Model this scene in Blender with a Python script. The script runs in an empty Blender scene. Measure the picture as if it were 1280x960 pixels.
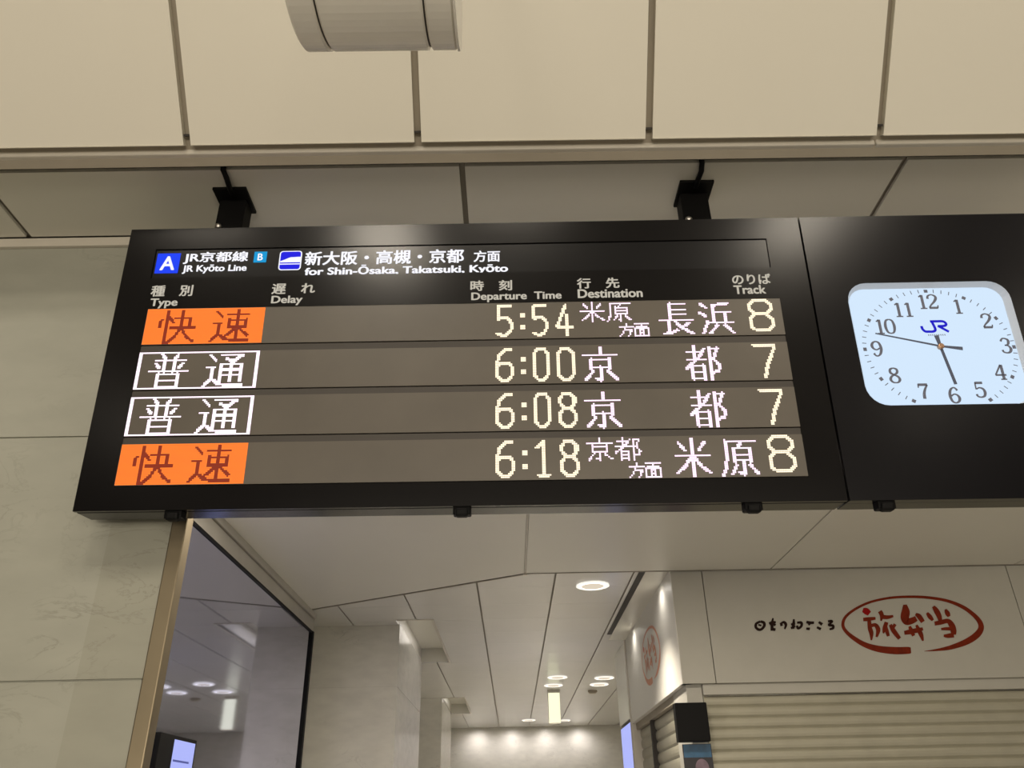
import bpy, bmesh, math, random
from mathutils import Vector, Matrix

# ------------------------------------------------------------------ camera, world, exposure
SC = bpy.context.scene
COL = SC.collection
PI = math.pi
PITCH, ROLL, YAW = math.radians(28.46), math.radians(1.2), math.radians(0.5)
fw = Vector((math.sin(YAW) * math.cos(PITCH), math.cos(YAW) * math.cos(PITCH), math.sin(PITCH)))
rt = Vector((math.cos(YAW), -math.sin(YAW), 0))
up = rt.cross(fw)
cr = math.cos(ROLL) * rt - math.sin(ROLL) * up
cu = math.sin(ROLL) * rt + math.cos(ROLL) * up
cam_data = bpy.data.cameras.new('camera')
cam = bpy.data.objects.new('camera', cam_data)
COL.objects.link(cam)
cam.matrix_world = Matrix(((cr.x, cu.x, -fw.x, 0), (cr.y, cu.y, -fw.y, 0), (cr.z, cu.z, -fw.z, 1.6), (0, 0, 0, 1)))
cam_data.sensor_fit = 'HORIZONTAL'
cam_data.sensor_width = 36.0
cam_data.lens = 36.0 * 1000.0 / 1280.0
cam_data.clip_start = 0.05
cam_data.clip_end = 100
SC.camera = cam

SC.view_settings.view_transform = 'Standard'
SC.view_settings.look = 'None'
SC.view_settings.gamma = 1.0
SC.view_settings.use_curve_mapping = False
SC.view_settings.exposure = 0.0

world = bpy.data.worlds.new('world')
SC.world = world
world.use_nodes = True
world.node_tree.nodes['Background'].inputs[0].default_value = (1.0, 0.86, 0.68, 1)
world.node_tree.nodes['Background'].inputs[1].default_value = 0.05

WARM = (1.0, 0.89, 0.73)


def area_light(name, loc, sx, sy, power, color=WARM, rot=(0, 0, 0), spread=PI):
    d = bpy.data.lights.new(name, 'AREA')
    d.shape = 'RECTANGLE'
    d.size, d.size_y = sx, sy
    d.energy = power
    d.color = color
    d.spread = spread
    o = bpy.data.objects.new(name, d)
    COL.objects.link(o)
    o.location = loc
    o.rotation_euler = rot
    return o


# the concourse lamps, in the hall ceiling behind the camera
HALL_POWER = 14
for lx, ly in ((-4.2, -0.4), (-2.1, -0.4), (0.0, -0.4), (2.1, -0.4), (4.2, -0.4), (-5.2, -3.2), (5.2, -3.2), (-5.2, -6.0), (5.2, -6.0)):
    area_light('hall_downlight', (lx, ly, 4.84), 0.5, 0.5, HALL_POWER)
for lx, lw in ((-0.98, 34), (2.0, 22)):
    area_light('hall_ceiling_lamp', (lx, -1.10, 4.82), 0.45, 0.45, lw)
# broad fill light added behind the camera to brighten the fascia and pillars
area_light('front_fill_light', (0.5, -8.8, 1.5), 9.0, 2.2, 470, rot=(math.radians(90), 0, 0))
# unseen fill light added right of the passage to brighten the soffit
area_light('right_fill_light', (6.3, 4.4, 1.3), 2.6, 1.8, 14, rot=(0, math.radians(90), 0))
# fill lamps added out of sight behind the board, for rear soffit and pillar
for lx, lw in ((-1.0, 62), (0.6, 34), (2.2, 10), (3.8, 10)):
    area_light('passage_fill_light', (lx, 4.3, 3.355), 0.2, 0.2, lw)


# ------------------------------------------------------------------ materials
def srgb(r, g, b):
    f = lambda c: (c / 255 / 12.92) if c / 255 <= 0.04045 else ((c / 255 + 0.055) / 1.055) ** 2.4
    return (f(r), f(g), f(b), 1.0)


def mat(name, col, rough=0.6, metal=0.0, spec=0.5, vary=0.04, scale=6.0, bump=0.0, bscale=200.0, coat=0.0):
    m = bpy.data.materials.new(name)
    m.use_nodes = True
    nt = m.node_tree
    b = nt.nodes['Principled BSDF']
    b.inputs['Roughness'].default_value = rough
    b.inputs['Metallic'].default_value = metal
    b.inputs['Specular IOR Level'].default_value = spec
    b.inputs['Coat Weight'].default_value = coat
    tc = nt.nodes.new('ShaderNodeTexCoord')
    no = nt.nodes.new('ShaderNodeTexNoise')
    no.inputs['Scale'].default_value = scale
    no.inputs['Detail'].default_value = 4
    nt.links.new(tc.outputs['Object'], no.inputs['Vector'])
    rp = nt.nodes.new('ShaderNodeValToRGB')
    lo = tuple(max(0, c * (1 - vary)) for c in col[:3]) + (1,)
    hi = tuple(min(1, c * (1 + vary)) for c in col[:3]) + (1,)
    rp.color_ramp.elements[0].position = 0.3
    rp.color_ramp.elements[1].position = 0.7
    rp.color_ramp.elements[0].color = lo
    rp.color_ramp.elements[1].color = hi
    nt.links.new(no.outputs['Fac'], rp.inputs['Fac'])
    nt.links.new(rp.outputs['Color'], b.inputs['Base Color'])
    if bump:
        n2 = nt.nodes.new('ShaderNodeTexNoise')
        n2.inputs['Scale'].default_value = bscale
        nt.links.new(tc.outputs['Object'], n2.inputs['Vector'])
        bp = nt.nodes.new('ShaderNodeBump')
        bp.inputs['Strength'].default_value = bump
        bp.inputs['Distance'].default_value = 0.002
        nt.links.new(n2.outputs['Fac'], bp.inputs['Height'])
        nt.links.new(bp.outputs['Normal'], b.inputs['Normal'])
    return m


def glow(name, col, strength):
    m = mat(name, (0.01, 0.01, 0.01, 1), 0.6, spec=0.12)
    b = m.node_tree.nodes['Principled BSDF']
    b.inputs['Emission Color'].default_value = col if len(col) == 4 else tuple(col) + (1,)
    b.inputs['Emission Strength'].default_value = strength
    return m


def marble(name, base, vein, rough=0.25):
    m = bpy.data.materials.new(name)
    m.use_nodes = True
    nt = m.node_tree
    b = nt.nodes['Principled BSDF']
    b.inputs['Roughness'].default_value = rough
    tc = nt.nodes.new('ShaderNodeTexCoord')
    mp = nt.nodes.new('ShaderNodeMapping')
    mp.inputs['Rotation'].default_value = (0.2, 0.55, 0.1)
    mp.inputs['Scale'].default_value = (1.0, 1.0, 2.4)
    nt.links.new(tc.outputs['Object'], mp.inputs['Vector'])
    n1 = nt.nodes.new('ShaderNodeTexNoise')
    n1.inputs['Scale'].default_value = 3.2
    n1.inputs['Detail'].default_value = 7
    n1.inputs['Roughness'].default_value = 0.62
    n1.inputs['Distortion'].default_value = 0.9
    nt.links.new(mp.outputs['Vector'], n1.inputs['Vector'])
    r1 = nt.nodes.new('ShaderNodeValToRGB')
    e = r1.color_ramp.elements
    e[0].position, e[0].color = 0.485, (0, 0, 0, 1)
    e[1].position, e[1].color = 0.515, (0, 0, 0, 1)
    k = r1.color_ramp.elements.new(0.5)
    k.color = (1, 1, 1, 1)
    nt.links.new(n1.outputs['Fac'], r1.inputs['Fac'])
    n2 = nt.nodes.new('ShaderNodeTexNoise')
    n2.inputs['Scale'].default_value = 2.2
    n2.inputs['Detail'].default_value = 3
    nt.links.new(tc.outputs['Object'], n2.inputs['Vector'])
    r2 = nt.nodes.new('ShaderNodeValToRGB')
    r2.color_ramp.elements[0].position = 0.50
    r2.color_ramp.elements[1].position = 0.68
    nt.links.new(n2.outputs['Fac'], r2.inputs['Fac'])
    mu = nt.nodes.new('ShaderNodeMath')
    mu.operation = 'MULTIPLY'
    nt.links.new(r1.outputs['Color'], mu.inputs[0])
    nt.links.new(r2.outputs['Color'], mu.inputs[1])
    m2 = nt.nodes.new('ShaderNodeMath')
    m2.operation = 'MULTIPLY'
    m2.inputs[1].default_value = 0.45
    nt.links.new(mu.outputs[0], m2.inputs[0])
    n3 = nt.nodes.new('ShaderNodeTexNoise')
    n3.inputs['Scale'].default_value = 5.0
    n3.inputs['Detail'].default_value = 5
    nt.links.new(mp.outputs['Vector'], n3.inputs['Vector'])
    r3 = nt.nodes.new('ShaderNodeValToRGB')
    r3.color_ramp.elements[0].position = 0.3
    r3.color_ramp.elements[1].position = 0.7
    r3.color_ramp.elements[0].color = tuple(c * 0.93 for c in base[:3]) + (1,)
    r3.color_ramp.elements[1].color = tuple(min(1, c * 1.05) for c in base[:3]) + (1,)
    nt.links.new(n3.outputs['Fac'], r3.inputs['Fac'])
    mx = nt.nodes.new('ShaderNodeMixRGB')
    mx.inputs['Color2'].default_value = vein
    nt.links.new(m2.outputs[0], mx.inputs['Fac'])
    nt.links.new(r3.outputs['Color'], mx.inputs['Color1'])
    nt.links.new(mx.outputs['Color'], b.inputs['Base Color'])
    return m


M = {}
M['panel'] = mat('painted_panel', (0.80, 0.765, 0.66, 1), 0.55, vary=0.012, scale=1.5)
M['joint'] = mat('panel_joint', (0.34, 0.30, 0.235, 1), 0.7)
M['joint_dark'] = mat('dark_joint', (0.05, 0.045, 0.04, 1), 0.8)
M['soffit'] = mat('soffit_panel', (0.70, 0.68, 0.60, 1), 0.38, vary=0.015, scale=1.2)
M['soffit_joint'] = mat('soffit_joint', (0.27, 0.245, 0.20, 1), 0.7)
M['moulding'] = mat('moulding_paint', (0.64, 0.60, 0.52, 1), 0.45)
M['corridor'] = mat('corridor_ceiling_panel', (0.70, 0.69, 0.65, 1), 0.22, vary=0.03, scale=1.0)
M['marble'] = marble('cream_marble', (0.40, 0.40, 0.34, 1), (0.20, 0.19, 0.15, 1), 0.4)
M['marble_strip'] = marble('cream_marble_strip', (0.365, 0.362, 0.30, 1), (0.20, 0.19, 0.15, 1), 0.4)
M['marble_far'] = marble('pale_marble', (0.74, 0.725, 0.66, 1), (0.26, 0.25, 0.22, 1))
M['steel'] = mat('brushed_steel', (0.30, 0.25, 0.17, 1), 0.38, 1.0, vary=0.12, scale=3)
M['alu'] = mat('aluminium_trim', (0.55, 0.53, 0.48, 1), 0.4, 0.7)
M['glass'] = mat('dark_mirror_glass', (0.56, 0.58, 0.80, 1), 0.04, 1.0, vary=0.05, scale=0.8)
M['black'] = mat('black_metal', (0.0035, 0.0033, 0.0034, 1), 0.55, spec=0.15)
M['board'] = mat('black_glossy_board', (0.004, 0.0033, 0.0034, 1), 0.21, spec=0.32, vary=0.1, scale=3)
M['board_clock'] = mat('black_satin_board', (0.006, 0.0056, 0.0072, 1), 0.22, spec=0.34, vary=0.1, scale=3)
M['header'] = mat('header_glass', (0.006, 0.006, 0.007, 1), 0.22, spec=0.4)
M['led_panel'] = mat('led_module_face', (0.115, 0.100, 0.080, 1), 0.36, spec=0.7, vary=0.10, scale=5)
M['divider'] = mat('row_divider', (0.055, 0.047, 0.04, 1), 0.5)
M['caption'] = glow('cream_caption_added_glow', (1.0, 0.92, 0.76), 0.52)  # printed captions; emission added to brighten them
M['white_housing'] = mat('white_gloss_plastic', (0.86, 0.83, 0.76, 1), 0.22, spec=0.6, coat=0.3)
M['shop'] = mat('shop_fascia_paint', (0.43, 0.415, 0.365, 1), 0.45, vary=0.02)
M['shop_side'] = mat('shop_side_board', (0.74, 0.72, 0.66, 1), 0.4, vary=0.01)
M['shutter'] = mat('shutter_paint', (0.38, 0.36, 0.28, 1), 0.42, 0.15, vary=0.05)
M['red_brown'] = mat('red_brown_sign_paint', srgb(112, 33, 6), 0.6, spec=0.15, vary=0.2, scale=20)
M['red'] = mat('red_sign_paint', srgb(140, 4, 6), 0.6, spec=0.15)
M['dark_ink'] = mat('dark_brown_lettering', srgb(34, 14, 6), 0.6, spec=0.15)
M['side_orange_washed'] = mat('light_washed_sign_orange', srgb(222, 158, 128), 0.5, vary=0.12, scale=15)  # front sign's brown, paled in colour for the strong light on this wall
M['side_red_washed'] = mat('light_washed_sign_coral', srgb(225, 90, 66), 0.5)  # front sign's red, lightened the same way for the lit wall
M['floor'] = mat('stone_floor', (0.36, 0.35, 0.325, 1), 0.45, vary=0.06, scale=2)
M['hall'] = mat('hall_ceiling_paint', (0.22, 0.21, 0.19, 1), 0.6)
M['led_white'] = glow('led_white_pink', (1.0, 0.82, 0.98), 2.0)
M['led_lilac'] = glow('led_lilac_white', (1.0, 0.74, 0.96), 1.75)
M['led_amber'] = glow('led_warm_white', (1.0, 0.85, 0.62), 1.6)
M['led_orange'] = glow('led_orange', (1.0, 0.19, 0.018), 1.5)
M['led_off_bleed'] = glow('led_off_bleed_red', (0.50, 0.030, 0.003), 0.70)  # unlit dots; dim emission stands in for bleed from the orange block
M['lcd_white'] = glow('lcd_white', (0.93, 0.93, 1.0), 1.05)
M['lcd_blue'] = glow('lcd_blue', srgb(14, 60, 235), 1.1)
M['lcd_deep'] = glow('lcd_deep_blue', srgb(20, 20, 225), 1.0)
M['lcd_cyan'] = glow('lcd_cyan', srgb(0, 150, 210), 1.0)
M['clock_face'] = glow('clock_lit_face', (0.66, 0.82, 1.0), 0.98)
M['clock_rim'] = mat('clock_white_rim', (0.75, 0.8, 0.88, 1), 0.35)
M['clock_ink'] = mat('clock_numeral_grey', srgb(104, 108, 128), 0.5)
M['clock_hand'] = mat('clock_hand_slate', srgb(84, 92, 116), 0.4)
M['brass'] = mat('hub_brass', srgb(190, 150, 120), 0.35, 0.6)
M['jr_blue'] = glow('logo_blue', srgb(12, 12, 205), 0.9)
M['lamp'] = glow('lamp_diffuser', (1.0, 0.94, 0.84), 3.0)
M['lamp_ring'] = glow('lamp_ring_frosted', (1.0, 0.94, 0.84), 1.1)
M['lamp_soft'] = glow('lamp_soft_diffuser', (1.0, 0.86, 0.68), 0.72)
M['signlamp'] = glow('lit_sign_face', (1.0, 0.98, 0.68), 1.1)
M['screen_blue'] = glow('screen_blue', (0.44, 0.49, 1.0), 0.95)
M['screen_line'] = glow('screen_line_blue', (0.12, 0.14, 0.45), 0.7)
M['poster_blue'] = mat('poster_blue', srgb(40, 86, 120), 0.4, vary=0.3, scale=12)
M['poster_pink'] = mat('poster_mauve', srgb(112, 92, 104), 0.4, vary=0.4, scale=14)
M['poster_dark'] = mat('poster_dark', srgb(26, 22, 30), 0.4, vary=0.3, scale=14)
M['chrome'] = mat('bolt_steel', (0.6, 0.58, 0.54, 1), 0.3, 1.0)


# ------------------------------------------------------------------ mesh helpers
class MB:
    """collects shapes and links them as ONE mesh object"""

    def __init__(s):
        s.bm = bmesh.new()

    def box(s, x0, x1, y0, y1, z0, z1, bevel=0.0, seg=2):
        r = bmesh.ops.create_cube(s.bm, size=1.0)
        vs = r['verts']
        for v in vs:
            v.co = Vector(((x0 + x1) / 2 + v.co.x * (x1 - x0), (y0 + y1) / 2 + v.co.y * (y1 - y0), (z0 + z1) / 2 + v.co.z * (z1 - z0)))
        if bevel:
            es = list({e for v in vs for e in v.link_edges})
            bmesh.ops.bevel(s.bm, geom=es, offset=bevel, segments=seg, affect='EDGES', profile=0.5)
        return s

    def obox(s, o, ex, ey, ez, bevel=0.0):
        """box from corner o along three vectors"""
        o, ex, ey, ez = Vector(o), Vector(ex), Vector(ey), Vector(ez)
        r = bmesh.ops.create_cube(s.bm, size=1.0)
        for v in r['verts']:
            v.co = o + ex * (v.co.x + .5) + ey * (v.co.y + .5) + ez * (v.co.z + .5)
        if bevel:
            es = list({e for v in r['verts'] for e in v.link_edges})
            bmesh.ops.bevel(s.bm, geom=es, offset=bevel, segments=2, affect='EDGES', profile=0.5)
        return s

    def prism(s, pts, z0, z1):
        lo = [s.bm.verts.new((x, y, z0)) for x, y in pts]
        hi = [s.bm.verts.new((x, y, z1)) for x, y in pts]
        s.bm.faces.new(lo[::-1])
        s.bm.faces.new(hi)
        n = len(pts)
        for i in range(n):
            s.bm.faces.new((lo[i], lo[(i + 1) % n], hi[(i + 1) % n], hi[i]))
        return s

    def poly(s, pts):
        s.bm.faces.new([s.bm.verts.new(p) for p in pts])
        return s

    def slab(s, pts, dvec):
        """polygon pts (3D) extruded along dvec"""
        d = Vector(dvec)
        a = [s.bm.verts.new(p) for p in pts]
        b = [s.bm.verts.new(Vector(p) + d) for p in pts]
        s.bm.faces.new(a)
        s.bm.faces.new(b[::-1])
        n = len(pts)
        for i in range(n):
            s.bm.faces.new((a[i], b[i], b[(i + 1) % n], a[(i + 1) % n]))
        return s

    def lathe(s, prof, mtx, seg=32):
        rings = []
        for r, h in prof:
            rings.append([s.bm.verts.new(mtx @ Vector((r * math.cos(2 * PI * i / seg), r * math.sin(2 * PI * i / seg), h))) for i in range(seg)])
        for a, b in zip(rings, rings[1:]):
            for i in range(seg):
                s.bm.faces.new((a[i], a[(i + 1) % seg], b[(i + 1) % seg], b[i]))
        s.bm.faces.new(rings[0][::-1])
        s.bm.faces.new(rings[-1])
        return s

    def tube(s, pts, r, seg=10):
        pts = [Vector(p) for p in pts]
        rings = []
        for i, p in enumerate(pts):
            t = (pts[min(i + 1, len(pts) - 1)] - pts[max(i - 1, 0)]).normalized()
            a = t.orthogonal().normalized() if i == 0 else (a - t * a.dot(t)).normalized()
            b = t.cross(a)
            rings.append([s.bm.verts.new(p + r * (math.cos(2 * PI * k / seg) * a + math.sin(2 * PI * k / seg) * b)) for k in range(seg)])
        for a_, b_ in zip(rings, rings[1:]):
            for k in range(seg):
                s.bm.faces.new((a_[k], a_[(k + 1) % seg], b_[(k + 1) % seg], b_[k]))
        s.bm.faces.new(rings[0][::-1])
        s.bm.faces.new(rings[-1])
        return s

    def build(s, name, m, parent=None, smooth=False):
        bmesh.ops.recalc_face_normals(s.bm, faces=s.bm.faces[:])
        me = bpy.data.meshes.new(name)
        s.bm.to_mesh(me)
        s.bm.free()
        for mm in (m if isinstance(m, (list, tuple)) else [m]):
            me.materials.append(mm)
        if smooth:
            for p in me.polygons:
                p.use_smooth = True
        o = bpy.data.objects.new(name, me)
        COL.objects.link(o)
        if parent is not None:
            o.parent = parent
        return o


def catmull(pts, n=6):
    if len(pts) < 3:
        return [tuple(p) for p in pts]
    P = [pts[0]] + list(pts) + [pts[-1]]
    out = []
    for i in range(1, len(P) - 2):
        p0, p1, p2, p3 = P[i - 1], P[i], P[i + 1], P[i + 2]
        for k in range(n):
            t = k / n
            out.append(tuple(0.5 * (2 * b + (c - a) * t + (2 * a - 5 * b + 4 * c - d) * t * t + (3 * b - a - 3 * c + d) * t ** 3) for a, b, c, d in zip(p0, p1, p2, p3)))
    out.append(tuple(pts[-1]))
    return out


def ribbon(mb, pts, f, smooth=True, thick=None):
    """flat brush stroke: pts = (x, y, width) in a 2D frame, f maps (x, y) to 3D; thick = vector for solid strokes"""
    q = catmull(pts) if smooth else pts
    L, R = [], []
    for i, (x, y, w) in enumerate(q):
        a = q[max(i - 1, 0)]
        b = q[min(i + 1, len(q) - 1)]
        dx, dy = b[0] - a[0], b[1] - a[1]
        l = math.hypot(dx, dy) or 1
        nx, ny = -dy / l * w / 2, dx / l * w / 2
        L.append((x + nx, y + ny))
        R.append((x - nx, y - ny))
    if thick is None:
        a = [mb.bm.verts.new(f(*p)) for p in L]
        b = [mb.bm.verts.new(f(*p)) for p in R]
        for i in range(len(q) - 1):
            mb.bm.faces.new((a[i], a[i + 1], b[i + 1], b[i]))
    else:
        for i in range(len(q) - 1):
            mb.slab([f(*L[i]), f(*L[i + 1]), f(*R[i + 1]), f(*R[i])], thick)


def structure(o):
    o['kind'] = 'structure'
    return o


def tag(o, label, cat, group=None):
    o['label'] = label
    o['category'] = cat
    if group:
        o['group'] = group
    return o


def thing(name, label, cat, mtx=None, group=None):
    o = bpy.data.objects.new(name, None)
    o.empty_display_size = 0.1
    COL.objects.link(o)
    if mtx is not None:
        o.matrix_world = mtx
    return tag(o, label, cat, group)


def copy_tree(o, parent=None):
    c = o.copy()
    COL.objects.link(c)
    if parent is not None:
        c.parent = parent
    for ch in list(o.children):
        copy_tree(ch, c)
    return c


def text_mesh(body, bold=0.0):
    me = text_outline(body)
    if not bold:
        return me
    bm = bmesh.new()
    for k, (dx, dy) in enumerate(((0, 0), (-1.3, 0), (1.3, 0), (0, -.9), (0, .9), (-.9, -.7), (.9, .7), (-.9, .7), (.9, -.7))):
        base = len(bm.verts)
        bm.from_mesh(me)
        bm.verts.ensure_lookup_table()
        for v in bm.verts[base:]:
            v.co.x += dx * bold
            v.co.y += dy * bold
            v.co.z = -0.00004 * k
    bm.to_mesh(me)
    bm.free()
    return me


def text_outline(body):
    cu_ = bpy.data.curves.new('lettering', 'FONT')
    cu_.body = body
    cu_.size = 1.0
    cu_.resolution_u = 4
    t = bpy.data.objects.new('lettering', cu_)
    COL.objects.link(t)
    bpy.context.view_layer.update()
    me = bpy.data.meshes.new_from_object(t.evaluated_get(bpy.context.evaluated_depsgraph_get()))
    bpy.data.objects.remove(t)
    bpy.data.curves.remove(cu_)
    return me


def lettering(name, body, u0, u1, v0, v1, f, m, parent, bold=0.0, gap=False):
    """lettering fitted to the rectangle (u right, v down) of a surface whose point is f(u, v)"""
    me = text_mesh(body, bold)
    me.name = name
    xs = [v.co.x for v in me.vertices]
    ys = [v.co.y for v in me.vertices]
    x0, x1, y0, y1 = min(xs), max(xs), min(ys), max(ys)
    for v in me.vertices:
        v.co = Vector(f(u0 + (v.co.x - x0) / (x1 - x0) * (u1 - u0), v1 - (v.co.y - y0) / (y1 - y0) * (v1 - v0))) + Vector((0, v.co.z, 0))
    me.materials.clear()
    me.materials.append(m)
    # words set far apart become parts of their own
    xs = sorted((v.co.x, v.index) for v in me.vertices)
    h = abs(v1 - v0)
    cuts = [(a[0] + b[0]) / 2 for a, b in zip(xs, xs[1:]) if b[0] - a[0] > 0.40 * h] if gap else []
    o = None
    for lo_x, hi_x in zip([-1e9] + cuts, cuts + [1e9]):
        m2 = me.copy()
        bm = bmesh.new()
        bm.from_mesh(m2)
        bmesh.ops.delete(bm, geom=[v for v in bm.verts if not lo_x < v.co.x <= hi_x], context='VERTS')
        bm.to_mesh(m2)
        bm.free()
        o = bpy.data.objects.new(name, m2)
        COL.objects.link(o)
        o.parent = parent
    bpy.data.meshes.remove(me)
    return o


# ------------------------------------------------------------------ the setting
ZS = 3.36                                  # height of the flat soffit
# sloped facing above the soffit
S48, C48 = math.sin(math.radians(48)), math.cos(math.radians(48))
so, se, sn = Vector((0, 1.737, 3.361)), Vector((0, -C48, S48)), Vector((0, -S48, -C48))
mb = MB()
seams = [-0.928 - 0.684 * k for k in range(7, 0, -1)] + [-0.928, -0.248, 0.436, 1.123] + [1.123 + 0.684 * k for k in range(1, 7)]
for a, b in zip(seams, seams[1:]):
    mb.obox(so + Vector((a + 0.0125, 0, 0)) - sn * 0.03, Vector((b - a - 0.025, 0, 0)), se * 2.0, sn * 0.03, bevel=0.002)
structure(mb.build('wall_upper', M['panel']))
mb = MB()
mb.obox(so + Vector((-5.8, 0, 0)) - sn * 0.06 - se * 0.06, (11.0, 0, 0), se * 2.1, sn * 0.035)
structure(mb.build('trim_1', M['joint']))
mb = MB()
for a in seams:
    mb.obox(so + Vector((a - 0.010, 0, 0)) - sn * 0.024 + se * 0.026, (0.020, 0, 0), se * 0.006, sn * 0.016)
structure(mb.build('trim_2', M['joint_dark']))
# moulding between the slope and the soffit, with its dark shadow gaps
mb = MB()
for a, b in ((-5.2, 1.118), (1.121, 5.2)):
    mb.box(a, b, 1.763, 1.816, 3.352, 3.40, bevel=0.004)
structure(mb.build('trim_3', M['moulding']))
mb = MB()
mb.box(-5.2, 5.2, 1.74, 1.90, 3.405, 3.43)
structure(mb.build('trim_4', M['joint']))
# soffit, front bays then the bays that run to the shop
mb = MB()
fx = [-4.4, -3.0, -1.607, -0.124, 1.243, 2.62, 4.0, 5.2]
for a, b in zip(fx, fx[1:]):
    yb = 2.143 if b < -1.0 else 2.50
    if a < -0.9 < b:
        mb.prism([(a + .009, 1.84), (b - .009, 1.84), (b - .009, 2.5), (-0.88, 2.5), (-0.88, 2.143), (a + .009, 2.143)], ZS, ZS + 0.012)
    else:
        mb.box(a + 0.009, b - 0.009, 1.84, yb, ZS, ZS + 0.012)
mb.prism([(-1.87, 2.51), (0.122, 2.51), (0.122, 6.507), (-1.87, 7.63)], ZS, ZS + 0.012)
for a, b in ((0.140, 2.147), (2.159, 4.16), (4.172, 6.2)):
    mb.box(a, b, 2.51, 6.505, ZS, ZS + 0.012)
structure(mb.build('ceiling', M['soffit']))
mb = MB()
mb.box(-5.2, 6.2, 1.84, 6.50, 3.376, 3.386)
structure(mb.build('trim_5', M['soffit_joint']))
# dark edge of the soffit against the corridor ceiling, with its little white corner cap
mb = MB()
mb.obox((-1.87, 7.64, ZS - 0.003), (2.0, -1.12, 0), (0.012, 0.022, 0), (0, 0, 0.03))
mb.box(0.13, 6.2, 6.507, 6.527, ZS - 0.003, ZS + 0.027)
structure(mb.build('trim_6', M['soffit_joint']))
mb = MB()
mb.lathe([(0.018, -0.012), (0.018, 0.012)], Matrix.Translation((0.133, 6.515, ZS - 0.002)), 16)
mb.box(0.125, 0.137, 2.52, 6.50, ZS - 0.001, ZS + 0.010)
structure(mb.build('trim_7', M['moulding']))
# corridor ceiling: strips of narrow panels, two light troughs beside the pillars
ZC = 3.385
mb = MB()
cx = [-2.29, -1.62, -0.95, -0.28, 0.39, 1.045, 1.69, 2.36, 3.03, 3.7]
notch = [(8.3, 10.85), (14.3, 16.65)]
y = 6.40
cy = [6.40]
while cy[-1] < 19.4:
    cy.append(cy[-1] + 0.65)
for a, b in zip(cx, cx[1:]):
    for c, d in zip(cy, cy[1:]):
        pieces = [(a + .008, b - .008, c + .0015, d - .0015)]
        for n0, n1 in notch:
            out = []
            for (p, q, r, t) in pieces:
                if q > -1.16 and p < -0.80 and t > n0 and r < n1:
                    if p < -1.16: out.append((p, -1.16, r, t))
                    if q > -0.80: out.append((-0.80, q, r, t))
                    if r < n0: out.append((max(p, -1.16), min(q, -0.80), r, n0))
                    if t > n1: out.append((max(p, -1.16), min(q, -0.80), n1, t))
                else:
                    out.append((p, q, r, t))
            pieces = out
        for (p, q, r, t) in pieces:
            if q - p > 0.01 and t - r > 0.01:
                mb.box(p, q, r, t, ZC, ZC + 0.012)
structure(mb.build('ceiling.001', M['corridor']))
mb = MB()
for n0, n1 in notch:
    mb.box(-1.18, -0.78, n0, n1, ZC + 0.18, ZC + 0.20)
    mb.box(-1.18, -0.78, n1, n1 + 0.02, ZC + 0.012, ZC + 0.2)
    mb.box(-1.18, -0.78, n0 - 0.02, n0, ZC + 0.012, ZC + 0.2)
    mb.box(-0.80, -0.78, n0, n1, ZC + 0.012, ZC + 0.2)
    mb.box(-1.18, -1.16, n0, n1, ZC + 0.012, ZC + 0.2)
structure(mb.build('ceiling.002', M['soffit']))
mb = MB()
for n0, n1 in notch:
    mb.box(-0.80, -0.772, n0 - 0.03, n1, ZC - 0.006, ZC + 0.012)
    mb.box(-1.15, -0.80, n0 - 0.03, n0, ZC - 0.006, ZC + 0.012)
structure(mb.build('trim_8', M['moulding']))
mb = MB()
mb.box(-0.78, 4.0, 6.40, 19.6, ZC + 0.016, ZC + 0.03)
mb.box(-2.4, -1.18, 6.40, 19.6, ZC + 0.016, ZC + 0.03)
mb.box(-1.18, -0.78, 6.40, 8.28, ZC + 0.016, ZC + 0.03)
mb.box(-1.18, -0.78, 10.87, 14.28, ZC + 0.016, ZC + 0.03)
mb.box(-1.18, -0.78, 16.67, 19.6, ZC + 0.016, ZC + 0.03)
structure(mb.build('trim_9', M['soffit_joint']))
# marble wall at the left with slab joints, and the white strip at its head
mb = MB()
xs = [-4.4, -3.2, -2.0, -0.944]
zs = [0.0, 0.42, 1.18, 1.93, 2.62, 3.35]
for a, b in zip([-4.4, -3.0], [-3.0, -1.115]):
    for c, d in zip(zs, zs[1:]):
        mb.box(a + .001, b - .001 if b < -1 else b, 2.165, 2.19, c + .0025, d - .0025)
mb.box(-4.4, -0.95, 2.172, 2.30, 0, 3.35)
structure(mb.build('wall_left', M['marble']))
mb = MB()
for c, d in zip(zs, zs[1:]):
    mb.box(-1.116, -0.944, 2.1646, 2.19, c + .0025, d - .0025)
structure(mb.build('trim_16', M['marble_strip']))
mb = MB()
mb.box(-4.4, -0.95, 2.150, 2.165, 3.325, 3.36, bevel=0.002)
structure(mb.build('trim_10', M['moulding']))
mb = MB()
mb.box(-0.944, -0.902, 2.158, 2.205, 0, ZS, bevel=0.003)
structure(mb.build('trim_11', M['steel']))
# dark mirror glass along the left side of the passage
win = MB().box(-1.90, -1.885, 2.5, 7.78, 0, 3.19).build('window_1', M['glass'])
structure(win)
fr = MB()
fr.box(-1.90, -1.865, 7.78, 7.83, 0, 3.19)
fr.box(-1.90, -1.872, 2.5, 7.83, 3.178, 3.192)
fr.build('window_frame', M['black'], win)
hd = MB()
hd.box(-1.95, -1.875, 2.5, 7.83, 3.192, 3.30, bevel=0.003)
hd.box(-1.95, -1.86, 2.5, 7.83, 3.306, 3.36, bevel=0.003)
hd.build('window_header', M['alu'], win)
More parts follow.
